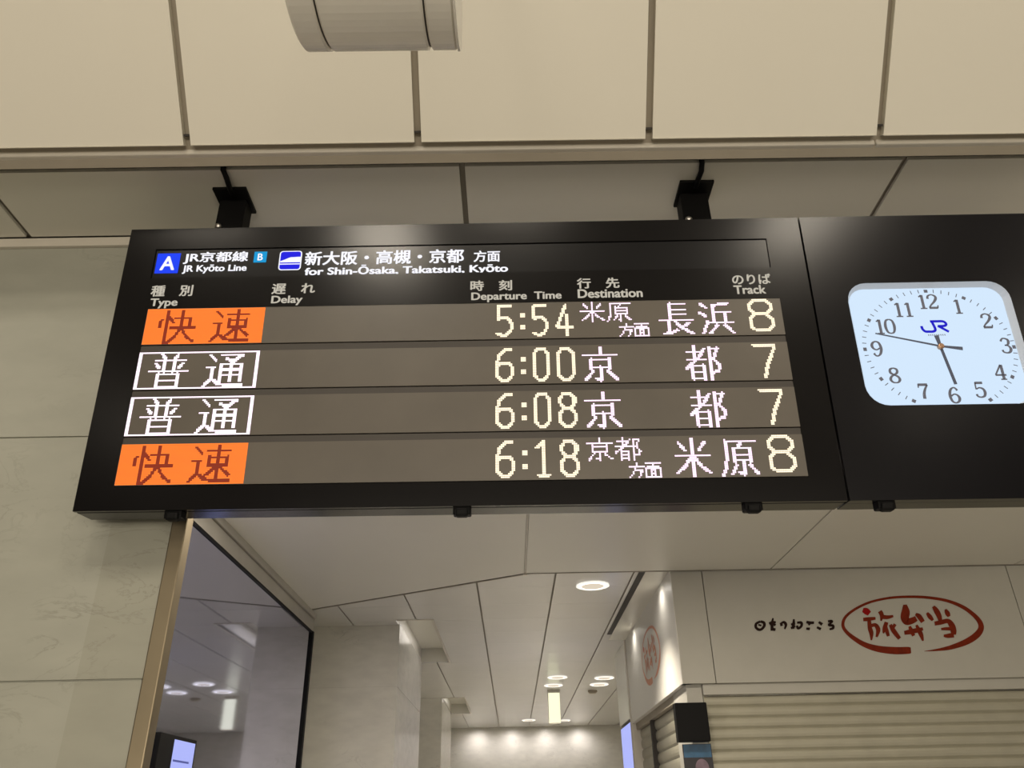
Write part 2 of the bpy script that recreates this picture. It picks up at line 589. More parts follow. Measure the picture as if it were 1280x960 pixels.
# pillars, corridor walls, floor
mb = MB()
for c, d in ((0, 0.90), (0.90, 1.84), (1.84, 2.78), (2.78, 3.40)):
    mb.box(-2.4, -1.146, 8.52, 10.8, c + 0.002, d - 0.002)
mb.box(-2.39, -1.152, 8.526, 10.79, 0, 3.39)
structure(mb.build('pillar_1', M['marble_far']))
structure(MB().box(-2.4, -1.16, 14.32, 16.6, 0, 3.40).build('pillar_2', M['marble_far']))
structure(MB().box(-2.5, -2.4, 7.0, 19.6, 0, 3.42).build('wall_corridor_left', M['marble_far']))
structure(MB().box(-2.4, 4.0, 19.45, 19.6, 0, 3.40).build('wall_end', M['marble_far']))
structure(MB().box(3.7, 3.8, 10.6, 19.45, 0, 3.40).build('wall_corridor_right', M['marble_far']))
structure(MB().box(-6, 7, -9, 20, -0.1, 0).build('floor', M['floor']))
structure(MB().box(-6, 7, -9, 0.42, 4.86, 4.95).build('ceiling.003', M['hall']))
structure(MB().box(-6, 7, -9.1, -9, 0, 4.9).build('wall_back', M['hall']))

# shop at the right: fascia, corner column, walls above the shutters
YF = 6.535
mb = MB()
mb.box(1.33, 1.583, YF, YF + 0.10, 2.485, 3.357, bevel=0.002)
mb.box(1.589, 4.10, YF, YF + 0.10, 2.485, 3.357, bevel=0.002)
mb.box(4.106, 6.2, YF, YF + 0.10, 2.485, 3.357, bevel=0.002)
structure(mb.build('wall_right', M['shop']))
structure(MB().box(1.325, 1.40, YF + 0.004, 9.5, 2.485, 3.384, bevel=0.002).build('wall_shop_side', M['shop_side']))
structure(MB().box(1.36, 1.48, YF + 0.06, 7.15, 0, 2.485).build('pillar_3', M['shop']))
structure(MB().box(1.32, 1.46, 9.5, 9.62, 0, 3.384).build('trim_12', M['moulding']))
structure(MB().box(1.325, 1.40, 9.62, 10.6, 2.55, 3.384).build('trim_13', M['corridor']))
# dark light slot in the corridor ceiling along the shop
mb = MB()
mb.box(1.085, 1.135, 6.56, 9.2, ZC - 0.006, ZC + 0.01)
structure(mb.build('trim_14', M['joint_dark']))
structure(MB().box(1.135, 1.325, 6.56, 9.5, ZC - 0.010, ZC + 0.01).build('trim_15', M['soffit']))

# ------------------------------------------------------------------ departure board
BX = Vector((0.99979695, -0.01719527, -0.0105067))
BY = Vector((0.01808538, 0.99564046, 0.09150404))
BZ = Vector((0.00888746, -0.09167548, 0.99574928))
TL = Vector((-1.1493829, 1.94730668, 3.22131784))
BW, BH = 2.0504, 0.8881


def board_matrix(u):
    o = TL + BX * u - BZ * BH
    return Matrix(((BX.x, BY.x, BZ.x, o.x), (BX.y, BY.y, BZ.y, o.y), (BX.z, BY.z, BZ.z, o.z), (0, 0, 0, 1)))


def on(u0, d=0.0):
    """point of the board face: u from the left edge, v down from the top, d out of the face"""
    return lambda u, v: (u - u0, -d, BH - v)


def ubox(mb, u0, u1, v0, v1, d0, d1, c, bevel=0.0):
    """box on the board: depth d0 (front) to d1 (back), measured back from the face"""
    return mb.box(u0 - c, u1 - c, d0, d1, BH - v1, BH - v0, bevel)


UC = BW / 2
board = thing('departure_board', 'long black electronic train departure board with four LED rows hanging in the centre', 'departure board', board_matrix(UC))
F0 = on(UC, 0.0)
HU0, HU1, HV0, HV1 = 0.088, 1.9465, 0.0735, 0.175
LU0, LU1, LV0, LV1 = 0.0985, 1.9575, 0.2795, 0.8225
mb = MB()
for a in ((0, BW, 0, HV0), (0, HU0, HV0, HV1), (HU1, BW, HV0, HV1), (0, BW, HV1, LV0), (0, LU0, LV0, LV1), (LU1, BW, LV0, LV1), (0, BW, LV1, BH)):
    ubox(mb, *a, 0.0, 0.012, UC)
ubox(mb, 0.001, BW - 0.001, 0.001, BH - 0.004, 0.012, 0.019, UC)
ubox(mb, 0.0, BW, 0.0, BH, 0.019, 0.098, UC, bevel=0.003)
mb.build('housing', M['board'], board)
# header display
mb = MB()
ubox(mb, HU0 + .001, HU1 - .001, HV0 + .001, HV1 - .001, 0.004, 0.0119, UC)
hdr = mb.build('header_screen', M['header'], board)
hf = on(UC, -0.0034)
hf2 = on(UC, -0.0030)


def rrect(u0, u1, v0, v1, r, f, n=5):
    pts = []
    for cx_, cy_, a0 in ((u1 - r, v0 + r, -90), (u1 - r, v1 - r, 0), (u0 + r, v1 - r, 90), (u0 + r, v0 + r, 180)):
        for k in range(n + 1):
            a = math.radians(a0 + 90 * k / n)
            pts.append(f(cx_ + r * math.cos(a), cy_ + r * math.sin(a)))
    return pts


MB().poly(rrect(0.0945, 0.1655, 0.0865, 0.157, 0.0015, hf)).build('line_badge', M['lcd_blue'], hdr)
lettering('badge_letter', 'A', 0.108, 0.153, 0.097, 0.146, hf2, M['lcd_white'], hdr, 0.02)
lettering('line_name', 'JR京都線', 0.176, 0.374, 0.0835, 0.1255, hf, M['lcd_white'], hdr, 0.022)
lettering('line_name', 'JR Kyōto Line', 0.178, 0.3735, 0.129, 0.160, hf, M['lcd_white'], hdr, 0.028)
MB().poly(rrect(0.391, 0.430, 0.086, 0.1245, 0.001, hf)).build('line_badge', M['lcd_cyan'], hdr)
lettering('badge_letter', 'B', 0.4025, 0.4185, 0.093, 0.1175, hf2, M['lcd_white'], hdr, 0.015)
MB().poly(rrect(0.4690, 0.5375, 0.0855, 0.1535, 0.010, hf)).build('train_pictogram', M['lcd_white'], hdr)
mb = MB()
mb.poly(rrect(0.4725, 0.5340, 0.0885, 0.1505, 0.0075, hf2))
mb.build('pictogram_field', M['lcd_deep'], hdr)
hf3 = on(UC, -0.0026)
mb = MB()
mb.poly([hf3(*p) for p in ((0.4735, 0.1265), (0.4735, 0.1215), (0.484, 0.1175), (0.494, 0.1125), (0.503, 0.1085), (0.534, 0.1070), (0.534, 0.1265))])
mb.poly([hf3(*p) for p in ((0.4725, 0.1340), (0.4725, 0.1305), (0.534, 0.1305), (0.534, 0.1340))])
mb.build('train_silhouette', M['lcd_white'], hdr)
lettering('route_text', '新大阪・高槻・京都', 0.5475, 1.0305, 0.089, 0.1385, hf, M['lcd_white'], hdr, 0.022)
lettering('route_text', '方面', 1.0595, 1.1395, 0.0965, 0.1365, hf, M['lcd_white'], hdr, 0.02)
lettering('route_text', 'for Shin-Ōsaka, Takatsuki, Kyōto', 0.5505, 1.1635, 0.139, 0.180, hf, M['lcd_white'], hdr, 0.028)
# printed column captions
cf = on(UC, 0.0006)
for jp, box_j, en, box_e in (
        ('種　別', (0.0975, 0.2230, 0.2010, 0.2390), 'Type', (0.1015, 0.1835, 0.2455, 0.2795)),
        ('遅　れ', (0.4590, 0.5890, 0.2020, 0.2380), 'Delay', (0.4615, 0.5545, 0.2435, 0.2765)),
        ('時　刻', (1.0510, 1.1750, 0.2030, 0.2388), 'Departure  Time', (1.0540, 1.3205, 0.2440, 0.2775)),
        ('行　先', (1.3670, 1.4930, 0.2012, 0.2368), 'Destination', (1.3680, 1.5590, 0.2390, 0.2690)),
        ('のりば', (1.8260, 1.9400, 0.1968, 0.2322), 'Track', (1.8270, 1.9210, 0.2350, 0.2645))):
    lettering('column_caption', jp, *box_j, cf, M['caption'], board, 0.022, jp != 'のりば')
    lettering('column_caption', en, *box_e, cf, M['caption'], board, 0.024, ' ' in en)

# ---- LED characters: strokes on a 24-dot grid (x, y, x, y, ... ; letter = stroke weight)
KANJI = {
    '普': 't7 1 9 4|t16 1 14 4|h3 5 21 5|v9 5 9 12|v14 5 14 12|t4 7 6 10|t19 7 17 10|h1 12 22.5 12|v6 14 6 23|v17 14 17 23|h6 14.5 17 14.5|h6 18 17 18|h6 22 17 22',
    '通': 't3 1.5 6 5|h1 10 6 10|v5 10 5 17|t5 17 1 22.5|t5 17.5 9 21 14 22 22.5 22|h9 2 21 2|t21 2 16 5.5|t12 4 17 6|v9.5 8 9.5 19|h9 8 21 8|v21 8 21 19|h9 11.5 21 11.5|h9 15 21 15|v15 6 15 19',
    '快': 'v5.5 1 5.5 23|t2.5 7 1.5 12|t7.5 5.5 9.5 9|h10.5 6 19 6|v19 6 19 12.5|h8 12.5 23 12.5|v14.5 1 14.5 12|t14 13 12 18 7.5 23|t15 13 18 18.5 22.5 22.5',
    '速': 't3 1.5 6 5|h1 10 6 10|v5 10 5 17|t5 17 1 22.5|t5 17.5 9 21 14 22 22.5 22|h9 4 22 4|v10.5 7.5 10.5 13|v20.5 7.5 20.5 13|h10 7.5 21 7.5|h10 12.5 21 12.5|v15.5 1 15.5 20|t14.5 13.5 9 19|t16.5 13.5 22 18.5',
    '長': 'v8 1.5 8 13|h8 2 19 2|h8 5.5 18 5.5|h8 9 18 9|h1 13 23 13|v7 13 7 22|t3 22.5 7 22 12 20|t20 15 15.5 18|t11 13.5 14 18 22.5 22.5',
    '浜': 't2 2 5.5 4.5|t1 8 4.5 10.5|t6 14 2.5 22.5|t20.5 1.5 10 3|v10 3 10 15|h10 8 21.5 8|v17.5 8 17.5 15|h6.5 15.5 23 15.5|t12 17 7 22.5|t17 17 22.5 22.5',
    '京': 'v12 0.8 12 5|h1 5.5 23 5.5|v6 8.5 6 15|v18 8.5 18 15|h6 9 18 9|h6 14 18 14|v12 14 12 22.5|t12 22.5 9 21.5|t7 16.5 2 22.5|t16.5 16.5 22.5 22',
    '都': 'h2 4.5 12 4.5|v7 1 7 9.5|h1 9.5 14.5 9.5|t13.5 2.5 9 9 1 15.5|v5 14 5 23|v12 14 12 23|h5 14 12 14|h5 18 12 18|h5 22 12 22|v16.5 2 16.5 23|h16.5 2.5 22 2.5|t22 2.5 19 9.5|t19 9.5 22.5 14 21.5 17.5 18.5 18.5',
    '米': 'v12 1 12 23|h1 10.5 23 10.5|t4 3 7.5 7.5|t20 3 16.5 7.5|t11.5 11 7.5 17 2 21.5|t12.5 11 17 17.5 22.5 21.5',
    '原': 'h4 2.5 23 2.5|v4 2.5 4 14|t4 14 3 19 1.2 23|t14 3 12 6|v9 7 9 15|v19.5 7 19.5 15|h9 7 19.5 7|h9 10.5 19.5 10.5|h9 14.5 19.5 14.5|v14 14.5 14 22.5|t14 22.5 11.5 21.5|t10 17 7 22|t18 17 22.5 22',
    '方': 'h12 1.5 12 5|h2 6 22 6|h9 12 19 12|h9 6 9 12 6 18 2 22|h19 12 18 20 14.5 22',
    '面': 'h1 2 23 2|h12 2 10 7|h2 8 22 8|h2 8 2 22|h22 8 22 22|h2 21.5 22 21.5|h9 8 9 21|h15.5 8 15.5 21|h9 12.5 15.5 12.5|h9 17 15.5 17',
}
DIGIT = {   # on a 10 x 22 grid
    '0': '3 1 7 1 9 4 9 18 7 21 3 21 1 18 1 4 3 1',
    '1': '1.5 4.5 4.5 2 5 1.2|5 1 5 21|2.5 21 8 21',
    '4': '6 1 1 16 9.5 16|6.5 8 6.5 21.5',
    '5': '8.5 1 1.5 1 1.5 10 5 9 7.5 10 9 13 9 17 7 20.5 4.5 21.5 1 20',
    '6': '8 1 5 1.5 2 5 1 10 1 18 3 21 7 21 9 18 9 12.5 7 10 3 10 1.2 12',
    '7': '1 1.5 9 1.5 8.5 5 5.5 14 4.2 21.5',
    '8': '3 1 7 1 8.8 3.5 8.8 7 7 10 3 10 1.2 7 1.2 3.5 3 1|3 10 7 10 9 13.5 9 18 7 21 3 21 1 18 1 13.5 3 10',
    ':': '5 7 5 7.2|5 15 5 15.2',
}
NP = 0.004836                       # dot pitch
WGT = {'h': 1.05, 'v': 2.0, 't': 1.8}


def seg_cells(segs, nx, ny):
    cells = set()
    for (x0, y0, x1, y1, w) in segs:
        for i in range(nx):
            for j in range(ny):
                px, py = i + .5, j + .5
                dx, dy = x1 - x0, y1 - y0
                l2 = dx * dx + dy * dy
                t = 0 if l2 == 0 else max(0, min(1, ((px - x0) * dx + (py - y0) * dy) / l2))
                if math.hypot(px - x0 - t * dx, py - y0 - t * dy) <= w / 2 + 0.02:
                    cells.add((i, j))
    return cells


def strokes(spec, sx, sy, w=None, thin=1.0):
    segs = []
    for s_ in spec.split('|'):
        wt = w
        if s_[0] in WGT:
            wt = max(1.05, WGT[s_[0]] * thin) if w is None else w
            s_ = s_[1:]
        v = [float(k) for k in s_.split()]
        pts = [(v[k] * sx, v[k + 1] * sy) for k in range(0, len(v), 2)]
        for (a, b), (c, d) in zip(pts, pts[1:]):
            segs.append((a, b, c, d, wt))
    return segs


def kanji_cells(ch, size, col, row, width=None):
    s_ = size / 24.0
    sx = (width or size) / 24.0
    segs = strokes(KANJI[ch], sx, s_, thin=1.0 if size > 20 else 0.6)
    return {(i + col, j + row) for i, j in seg_cells(segs, int(math.ceil(24 * sx)), size)}


def digit_cells(ch, col, row, w=11, h=23, wt=2.0):
    segs = strokes(DIGIT[ch], w / 10.0 * 0.98, h / 22.5, w=2.4 if ch == ':' else wt)
    return {(i + col, j + row) for i, j in seg_cells(segs, w + 1, h + 1)}


def led(name, cells, row_v, m, parent, depth=0.0006):
    mb = MB()
    f = on(UC, depth)
    g, gv = 0.05, 0.11
    for (i, j) in sorted(cells):
        a, b = LU0 + 0.001 + (i + g) * NP, LU0 + 0.001 + (i + 1 - g) * NP
        c, d = row_v + (j + gv) * NP, row_v + (j + 1 - gv) * NP
        mb.poly([f(a, c), f(a, d), f(b, d), f(b, c)])
    return mb.build(name, m, parent)


ROWS = [  # kind of train, time, destination pieces, track
    ('快速', '5:54', [('米', 14, 263, 0), ('原', 14, 279, 0), ('方', 10, 286, 15), ('面', 10, 295, 15), ('長', 23, 310, 1), ('浜', 23, 334, 1)], '8'),
    ('普通', '6:00', [('京', 23, 263, 1), ('都', 23, 323, 1)], '7'),
    ('普通', '6:08', [('京', 23, 263, 1), ('都', 23, 323, 1)], '7'),
    ('快速', '6:18', [('京', 14, 263, 0), ('都', 14, 279, 0), ('方', 10, 286, 15), ('面', 10, 295, 15), ('米', 23, 311, 1), ('原', 23, 337, 1)], '8'),
]
ROW_V = [0.2815, 0.4230, 0.5625, 0.7025]
for k, (kind, tm, dest, track) in enumerate(ROWS):
    v0 = ROW_V[k]
    mb = MB()
    ubox(mb, LU0, LU1, v0 - 0.001, v0 + 24 * NP + 0.001, 0.0, 0.0119, UC)
    row = mb.build('display_row', M['led_panel'], board)
    if k < 3:
        mb = MB()
        ubox(mb, LU0, LU1, v0 + 24 * NP + 0.004, ROW_V[k + 1] - 0.001, 0.002, 0.0119, UC)
        mb.build('row_divider', M['divider'], board)
    g1, g2 = kanji_cells(kind[0], 23, 7, 1, 25), kanji_cells(kind[1], 23, 40, 1, 25)
    glyphs = g1 | g2
    block = {(i, j) for i in range(72) for j in range(24)}
    if kind == '快速':
        led('type_block', block - glyphs, v0, M['led_orange'], row)
        led('type_character', g1, v0, M['led_off_bleed'], row)
        led('type_character', g2, v0, M['led_off_bleed'], row)
    else:
        edge = {(i, j) for (i, j) in block if i < 2 or i > 70 or j < 1 or j > 22} | {(70, j) for j in range(24)}
        led('type_frame', edge, v0, M['led_white'], row)
        led('type_character', {c for c in g1 if 1 <= c[1] <= 22}, v0, M['led_white'], row)
        led('type_character', {c for c in g2 if 1 <= c[1] <= 22}, v0, M['led_white'], row)
    for ch, col, w in zip(tm, (212, 225, 234, 248), (11, 6, 10, 11)):
        if ch == ':':
            for b in (7, 15):
                led('colon_dot', {(227 + a, b + c) for a in range(3) for c in range(3)}, v0, M['led_amber'], row)
            continue
        else:
            cells = digit_cells(ch, col, 1, w, 22)
        led('time_digit', cells, v0, M['led_amber'], row)
    for ch, size, col, r0 in dest:
        cells = kanji_cells(ch, size if r0 < 10 else 9, col, r0, {23: 21.5, 14: 15, 10: 9}[size])
        led('destination_character', {c for c in cells if c[1] <= 23}, v0, M['led_lilac'], row)
    led('track_digit', digit_cells(track, 363, 0, 17 if track == '8' else 15, 23, 2.0), v0, M['led_amber'], row)


def latch(u, c, parent):
    mb = MB()
    ubox(mb, u - 0.024, u + 0.024, BH - 0.004, BH + 0.020, 0.010, 0.045, c, bevel=0.004)
    ubox(mb, u - 0.017, u + 0.017, BH + 0.004, BH + 0.026, 0.002, 0.030, c, bevel=0.006)
    return mb.build('latch', M['black'], parent)


for u in (0.265, 1.035, 1.806):
    latch(u, UC, board)

# ------------------------------------------------------------------ station clock in its own cabinet
CU, CV = 2.390, 0.4375
clock = thing('station_clock', 'illuminated station clock with white rounded dial set in black cabinet', 'clock', board_matrix(CU))
DU0, DU1, DV0, DV1 = 2.1545, 2.6275, 0.2335, 0.6225
CL0, CL1 = BW + 0.006, 2.80
RIM = 0.060
mb = MB()
# front plate with the rounded opening: ring of quads between the opening and the plate edge
ff = on(CU, 0.0)
inner = rrect(DU0, DU1, DV0, DV1, RIM, lambda a, b: (a, b), 6)


n = len(inner)
vi = [mb.bm.verts.new(ff(*p)) for p in inner]
vb = [mb.bm.verts.new((p[0] - CU, 0.03, BH - p[1])) for p in inner]
vo = [mb.bm.verts.new(ff(*p)) for p in ((CL1, 0), (CL1, BH), (CL0, BH), (CL0, 0))]
eds = [mb.bm.edges.new((vi[i], vi[(i + 1) % n])) for i in range(n)] + [mb.bm.edges.new((vo[i], vo[(i + 1) % 4])) for i in range(4)]
bmesh.ops.triangle_fill(mb.bm, edges=eds, use_beauty=True)
for i in range(n):
    j = (i + 1) % n
    mb.bm.faces.new((vi[i], vb[i], vb[j], vi[j]))
ubox(mb, CL0, CL1, 0.0, BH, 0.0305, 0.098, CU, bevel=0.002)
for a in ((CL0, CL1, 0, 0.004), (CL0, CL1, BH - 0.004, BH), (CL0, CL0 + 0.004, 0.004, BH - 0.004), (CL1 - 0.004, CL1, 0.004, BH - 0.004)):
    ubox(mb, *a, 0.0004, 0.0305, CU)
mb.build('housing', M['board_clock'], clock)
# white lining of the recess and the lit dial
mb = MB()
li = rrect(DU0 + .001, DU1 - .001, DV0 + .001, DV1 - .001, RIM - .001, lambda a, b: (a, b), 6)
lo_ = rrect(DU0 + .012, DU1 - .012, DV0 + .010, DV1 - .008, RIM - .012, lambda a, b: (a, b), 6)
a_ = [mb.bm.verts.new((p[0] - CU, 0.0005, BH - p[1])) for p in li]
b_ = [mb.bm.verts.new((p[0] - CU, 0.022, BH - p[1])) for p in lo_]
for i in range(n):
    j = (i + 1) % n
    mb.bm.faces.new((a_[i], a_[j], b_[j], b_[i]))
mb.build('bezel', M['clock_rim'], clock)
mb = MB()
mb.slab(rrect(DU0 + .0115, DU1 - .0115, DV0 + .0095, DV1 - .0075, RIM - .012, lambda a, b: (a - CU, 0.0215, BH - b), 6), (0, 0.006, 0))
dial = mb.build('dial', M['clock_face'], clock)
DD = -0.0208
df = on(CU, DD)
mb = MB()
RX, RY, MU, MV = 0.2120, 0.1865, 2.3970, 0.4400
for k in range(60):
    a = 2 * PI * k / 60
    s_, c_ = math.sin(a), -math.cos(a)
    if MV + c_ * (RY + .005) > 0.611:
        continue
    if k % 5 == 0:
        ribbon(mb, [(MU + s_ * (RX - .005), MV + c_ * (RY - .005), 0.011), (MU + s_ * (RX + .005), MV + c_ * (RY + .005), 0.011)], df, False)
    else:
        ribbon(mb, [(MU + s_ * (RX - .006), MV + c_ * (RY - .006), 0.0024), (MU + s_ * (RX + .006), MV + c_ * (RY + .006), 0.0024)], df, False)
mb.build('minute_marks', M['clock_ink'], dial)
NUM = {  # serif figures on a 10 x 14 grid: x y w triples
    '0': '5 .9 1 2.6 2.2 1.5 1.6 7 2 2.6 11.8 1.5 5 13.1 1 7.4 11.8 1.5 8.4 7 2 7.4 2.2 1.5 5 .9 1',
    '1': '5.2 1 2 5.2 13 2|2.6 13.1 1 7.8 13.1 1|5 1.2 1.2 2.8 2.8 1',
    '2': '1.9 4.6 1.9 2.3 2.2 1.4 5 .9 1 7.8 2.2 1.6 8.1 4.4 2 6.2 7.4 1.6 3.4 10.2 1.2 1.8 12.6 1.2|1.6 12.7 1.8 8.3 12.7 1.8|8.2 13 .9 8.7 10.4 .9',
    '3': '2 3.4 1.6 3.4 1.2 1.2 5.4 .9 1.1 7.6 2.2 1.7 7.6 4.6 1.9 6.4 6.4 1.2 4.4 6.7 .9|4.4 6.7 .9 7 7.3 1.2 8.3 9.8 2 7.2 12.4 1.7 4.8 13.2 1.1 2.4 12.4 1.3 1.8 10.6 1.6',
    '4': '6.4 1 1.2 1.2 9.4 1.1|1 9.5 1.3 9.2 9.5 1.3|6.8 1 2 6.8 13 2|4.4 13.1 1 8.9 13.1 1',
    '5': '2.4 1.5 1.8 7.9 1.5 1.8|2.4 1 1 2.2 6.8 1|2.2 6.7 .9 4.8 5.5 1.1 7.4 6.6 1.6 8.2 9.4 2 7.2 12.2 1.6 4.6 13.2 1.1 2.3 12.4 1.3 1.8 10.6 1.6',
    '6': '7.9 3.2 1.6 6.6 1.2 1.2 4.8 1 1.1 2.8 3 1.7 1.7 7.2 2 2.6 11.8 1.6 5 13.2 1.1 7.4 12 1.6 8.3 9.4 2 7.2 7 1.4 5 6.2 1 2.7 7.6 1.2',
    '7': '1.6 1.7 1.9 8.4 1.7 1.9|1.6 .9 .9 1.4 4.2 .9|8.3 1.8 1.2 6 5.6 1.6 4.7 9.4 2 4.4 13.2 2.2',
    '8': '5 1 1 2.6 2.2 1.6 2.5 5 1.8 5 6.7 1.3 7.6 8.4 1.6 8.4 10.8 1.9 7 12.8 1.3 5 13.2 1 2.8 12.6 1.4 1.6 10.4 1.9 2.8 8 1.5 5 6.7 1.2 7.4 4.8 1.7 7.4 2.2 1.6 5 1 1',
}
NUM['9'] = '|'.join(' '.join(str(round(10 - float(t), 2)) if i % 3 == 0 else str(round(14 - float(t), 2)) if i % 3 == 1 else t for i, t in enumerate(s_.split())) for s_ in NUM['6'].split('|'))


def numeral(txt, u, v, h=0.052, w=0.0375):
    mb = MB()
    adv = w * (0.78 if txt.startswith('1') and len(txt) > 1 else 1.0)
    total = adv * (len(txt) - 1) + w
    for i, ch in enumerate(txt):
        ox = u - total / 2 + i * adv
        for s_ in NUM[ch].split('|'):
            t = [float(q) for q in s_.split()]
            pts = [(ox + t[q] / 10 * w, v - h / 2 + t[q + 1] / 14 * h, t[q + 2] * 0.0042) for q in range(0, len(t), 3)]
            ribbon(mb, pts, df)
    return mb.build('numeral', M['clock_ink'], dial)


for txt, u, v in (('12', 2.3945, .2882), ('1', 2.4792, .3059), ('2', 2.5512, .3547), ('3', 2.5863, .4354), ('4', 2.55, .5175), ('5', 2.4813, .5703),
                  ('6', 2.4066, .586), ('7', 2.3251, .5725), ('8', 2.2525, .5223), ('9', 2.2188, .4389), ('10', 2.2553, .3675), ('11', 2.3193, .3134)):
    numeral(txt, u, v)
# emblem: the joined J and R
mb = MB()
LX, LY, LW, LH = 2.3580, 0.3515, 0.0800, 0.0375
J = lambda x, y: (LX + x * LW, LY + y * LH)
for st in ([(0.03, .45, 1), (0.05, .72, 1), (0.13, .92, 1), (.26, .94, 1), (.40, .94, 1), (.49, .84, 1), (.50, .62, 1), (.44, .06, 1)],
           [(.38, .06, 1), (.62, .06, 1), (.83, .07, 1), (.92, .20, 1), (.93, .36, 1), (.84, .47, 1), (.62, .48, 1)],
           [(.62, .46, 1), (.80, .72, 1), (.97, .98, 1)]):
    ribbon(mb, [(*J(x, y), 0.0078) for x, y, _ in st], df, len(st) > 4)
mb.build('emblem', M['jr_blue'], dial)
mb = MB()
for x in range(9):
    ribbon(mb, [(2.3740 + x * 0.0058, 0.3970, .0028), (2.3768 + x * 0.0058, 0.3970, .0028)], df, False)
    ribbon(mb, [(2.3740 + x * 0.0058, 0.3992, .0012), (2.3772 + x * 0.0058, 0.4002, .0012)], df, False)
mb.build('emblem_caption', M['clock_ink'], dial)
hc = (2.3992, 0.4370)
mb = MB()
hfun = on(CU, DD + 0.004)
ribbon(mb, [(2.3950, 0.4011, .013), (hc[0], hc[1], .008), (2.4160, 0.5543, .0085)], hfun, False, (0, 0.0015, 0))
mb.build('hour_hand', M['clock_hand'], clock)
mb = MB()
hfun = on(CU, DD + 0.007)
ribbon(mb, [(2.2209, 0.3927, .0035), (hc[0], hc[1], .0055), (2.4586, 0.4456, .0105)], hfun, False, (0, 0.0015, 0))
mb.build('minute_hand', M['clock_hand'], clock)
MB().lathe([(0.0085, 0), (0.0085, 0.010), (0.005, 0.012)], Matrix.Translation((hc[0] - CU, 0.0215, BH - hc[1])) @ Matrix.Rotation(PI / 2, 4, 'X'), 20).build('hub', M['brass'], clock)
latch(2.155, CU, clock)

# ------------------------------------------------------------------ hanging brackets
def bracket(x0, x1, zb, label, cable):
    xc = (x0 + x1) / 2
    r = thing('hanging_bracket', label, 'bracket', Matrix.Translation((xc, 1.99, ZS)), 'brackets holding the departure board')
    w = (x1 - x0) / 2
    MB().box(-w, w, -0.076, 0.042, -0.010, -0.0005, bevel=0.001).build('ceiling_plate', M['black'], r)
    mb = MB()
    mb.box(-w + 0.008, w - 0.012, -0.026, 0.036, zb, -0.010, bevel=0.003)
    mb.build('post', M['black'], r)
    MB().lathe([(0.011, -0.006), (0.011, 0.004), (0.006, 0.009)], Matrix.Translation((-w + 0.022, -0.030, zb + 0.016)) @ Matrix.Rotation(PI / 2, 4, 'X'), 14).build('bolt', M['chrome'], r, True)
    MB().tube([(p[0] - xc, p[1] - 1.99, p[2] - ZS) for p in cable], 0.0085).build('cable', M['black'], r, True)
    return r


bracket(-0.911, -0.806, -0.137, 'black hanging bracket above the left end of the departure board', [(-0.852, 1.822, 3.40), (-0.851, 1.832, 3.352), (-0.848, 1.86, 3.345), (-0.852, 1.90, 3.345), (-0.853, 1.93, 3.345)])
bracket(0.560, 0.668, -0.138, 'black hanging bracket above the right part of the departure board', [(0.612, 1.822, 3.40), (0.612, 1.832, 3.352), (0.615, 1.86, 3.345), (0.612, 1.90, 3.345), (0.612, 1.93, 3.345)])

# ------------------------------------------------------------------ white cylindrical housing overhead
cyl = thing('ceiling_fixture', 'white cylindrical housing with two dark seams hanging overhead at the top', 'fixture', Matrix.Translation((-0.197, 0.82, 2.857)))
RX90 = Matrix.Rotation(PI / 2, 4, 'Y')
R_ = 0.150
for name, a, b in (('end_cap', -0.133, -0.0905), ('body', -0.0875, 0.0775), ('end_cap', 0.0805, 0.124)):
    MB().lathe([(R_ - 0.004, a), (R_, a + 0.003), (R_, b - 0.003), (R_ - 0.004, b)], RX90, 72).build(name, M['white_housing'], cyl, False)
MB().lathe([(R_ - 0.006, -0.130), (R_ - 0.006, 0.122)], RX90, 48).build('seam', M['joint_dark'], cyl)
MB().lathe([(R_ - 0.001, 0.1241), (R_ + 0.002, 0.125), (R_ + 0.002, 0.129), (R_ - 0.03, 0.130)], RX90, 72).build('rim', M['white_housing'], cyl)
MB().tube([(0, 0, 0.14), (0, 0, 1.93)], 0.02, 16).build('stem', M['white_housing'], cyl, True)

# ------------------------------------------------------------------ shop signs
def strokes_from(spec, ax, ay, k):
    """x y w triples of a brush drawing -> strokes on the sign"""
    out = []
    for s_ in spec.split('|'):
        t = [float(q) for q in s_.split()]
        out.append([(ax + t[q] * k, ay + t[q + 1] * k, t[q + 2] * k) for q in range(0, len(t), 3)])
    return out


RING = '862 298 26 845 299 33 780 300 34 700 292 30 630 272 24 570 238 20 525 200 16 510 165 15 525 125 14 575 85 13 650 50 12 750 28 12 850 22 13 950 26 14 1050 43 15 1130 75 18 1185 115 20 1218 155 24 1222 190 28 1195 225 31 1140 258 28 1060 285 20 990 297 10 930 303 2'
LOGO_RED = '72 112 40 110 125 66 150 155 50'
LOGO = ('80 222 34 140 218 38 222 208 26|148 225 34 160 320 42 178 380 40 180 458 14|160 300 30 220 285 36 255 340 42 238 422 20|268 125 40 292 170 40 286 238 16|300 192 40 360 196 36 425 182 22|348 252 36 328 320 40 314 380 14|335 290 30 352 350 36 372 412 28|392 280 30 430 350 44 500 440 34|448 275 30 425 310 30 395 335 20'
        '/558 50 34 566 130 78 558 200 80 580 248 62 640 235 60 690 210 50|680 160 24 720 185 46 765 250 40|552 375 36 620 362 46 700 345 44 765 328 28|612 300 24 632 350 40 660 408 30|690 285 22 722 350 40 745 400 40 765 465 16'
        '/812 145 24 845 190 42 880 232 24|885 70 28 920 120 50 950 180 48 965 235 36|1025 105 20 1048 150 46 1065 188 28|898 268 38 960 258 42 1050 240 44 1095 290 56 1112 350 56 1112 395 46|972 332 20 1030 328 30 1095 330 30|1000 408 22 1050 408 40 1115 398 46')
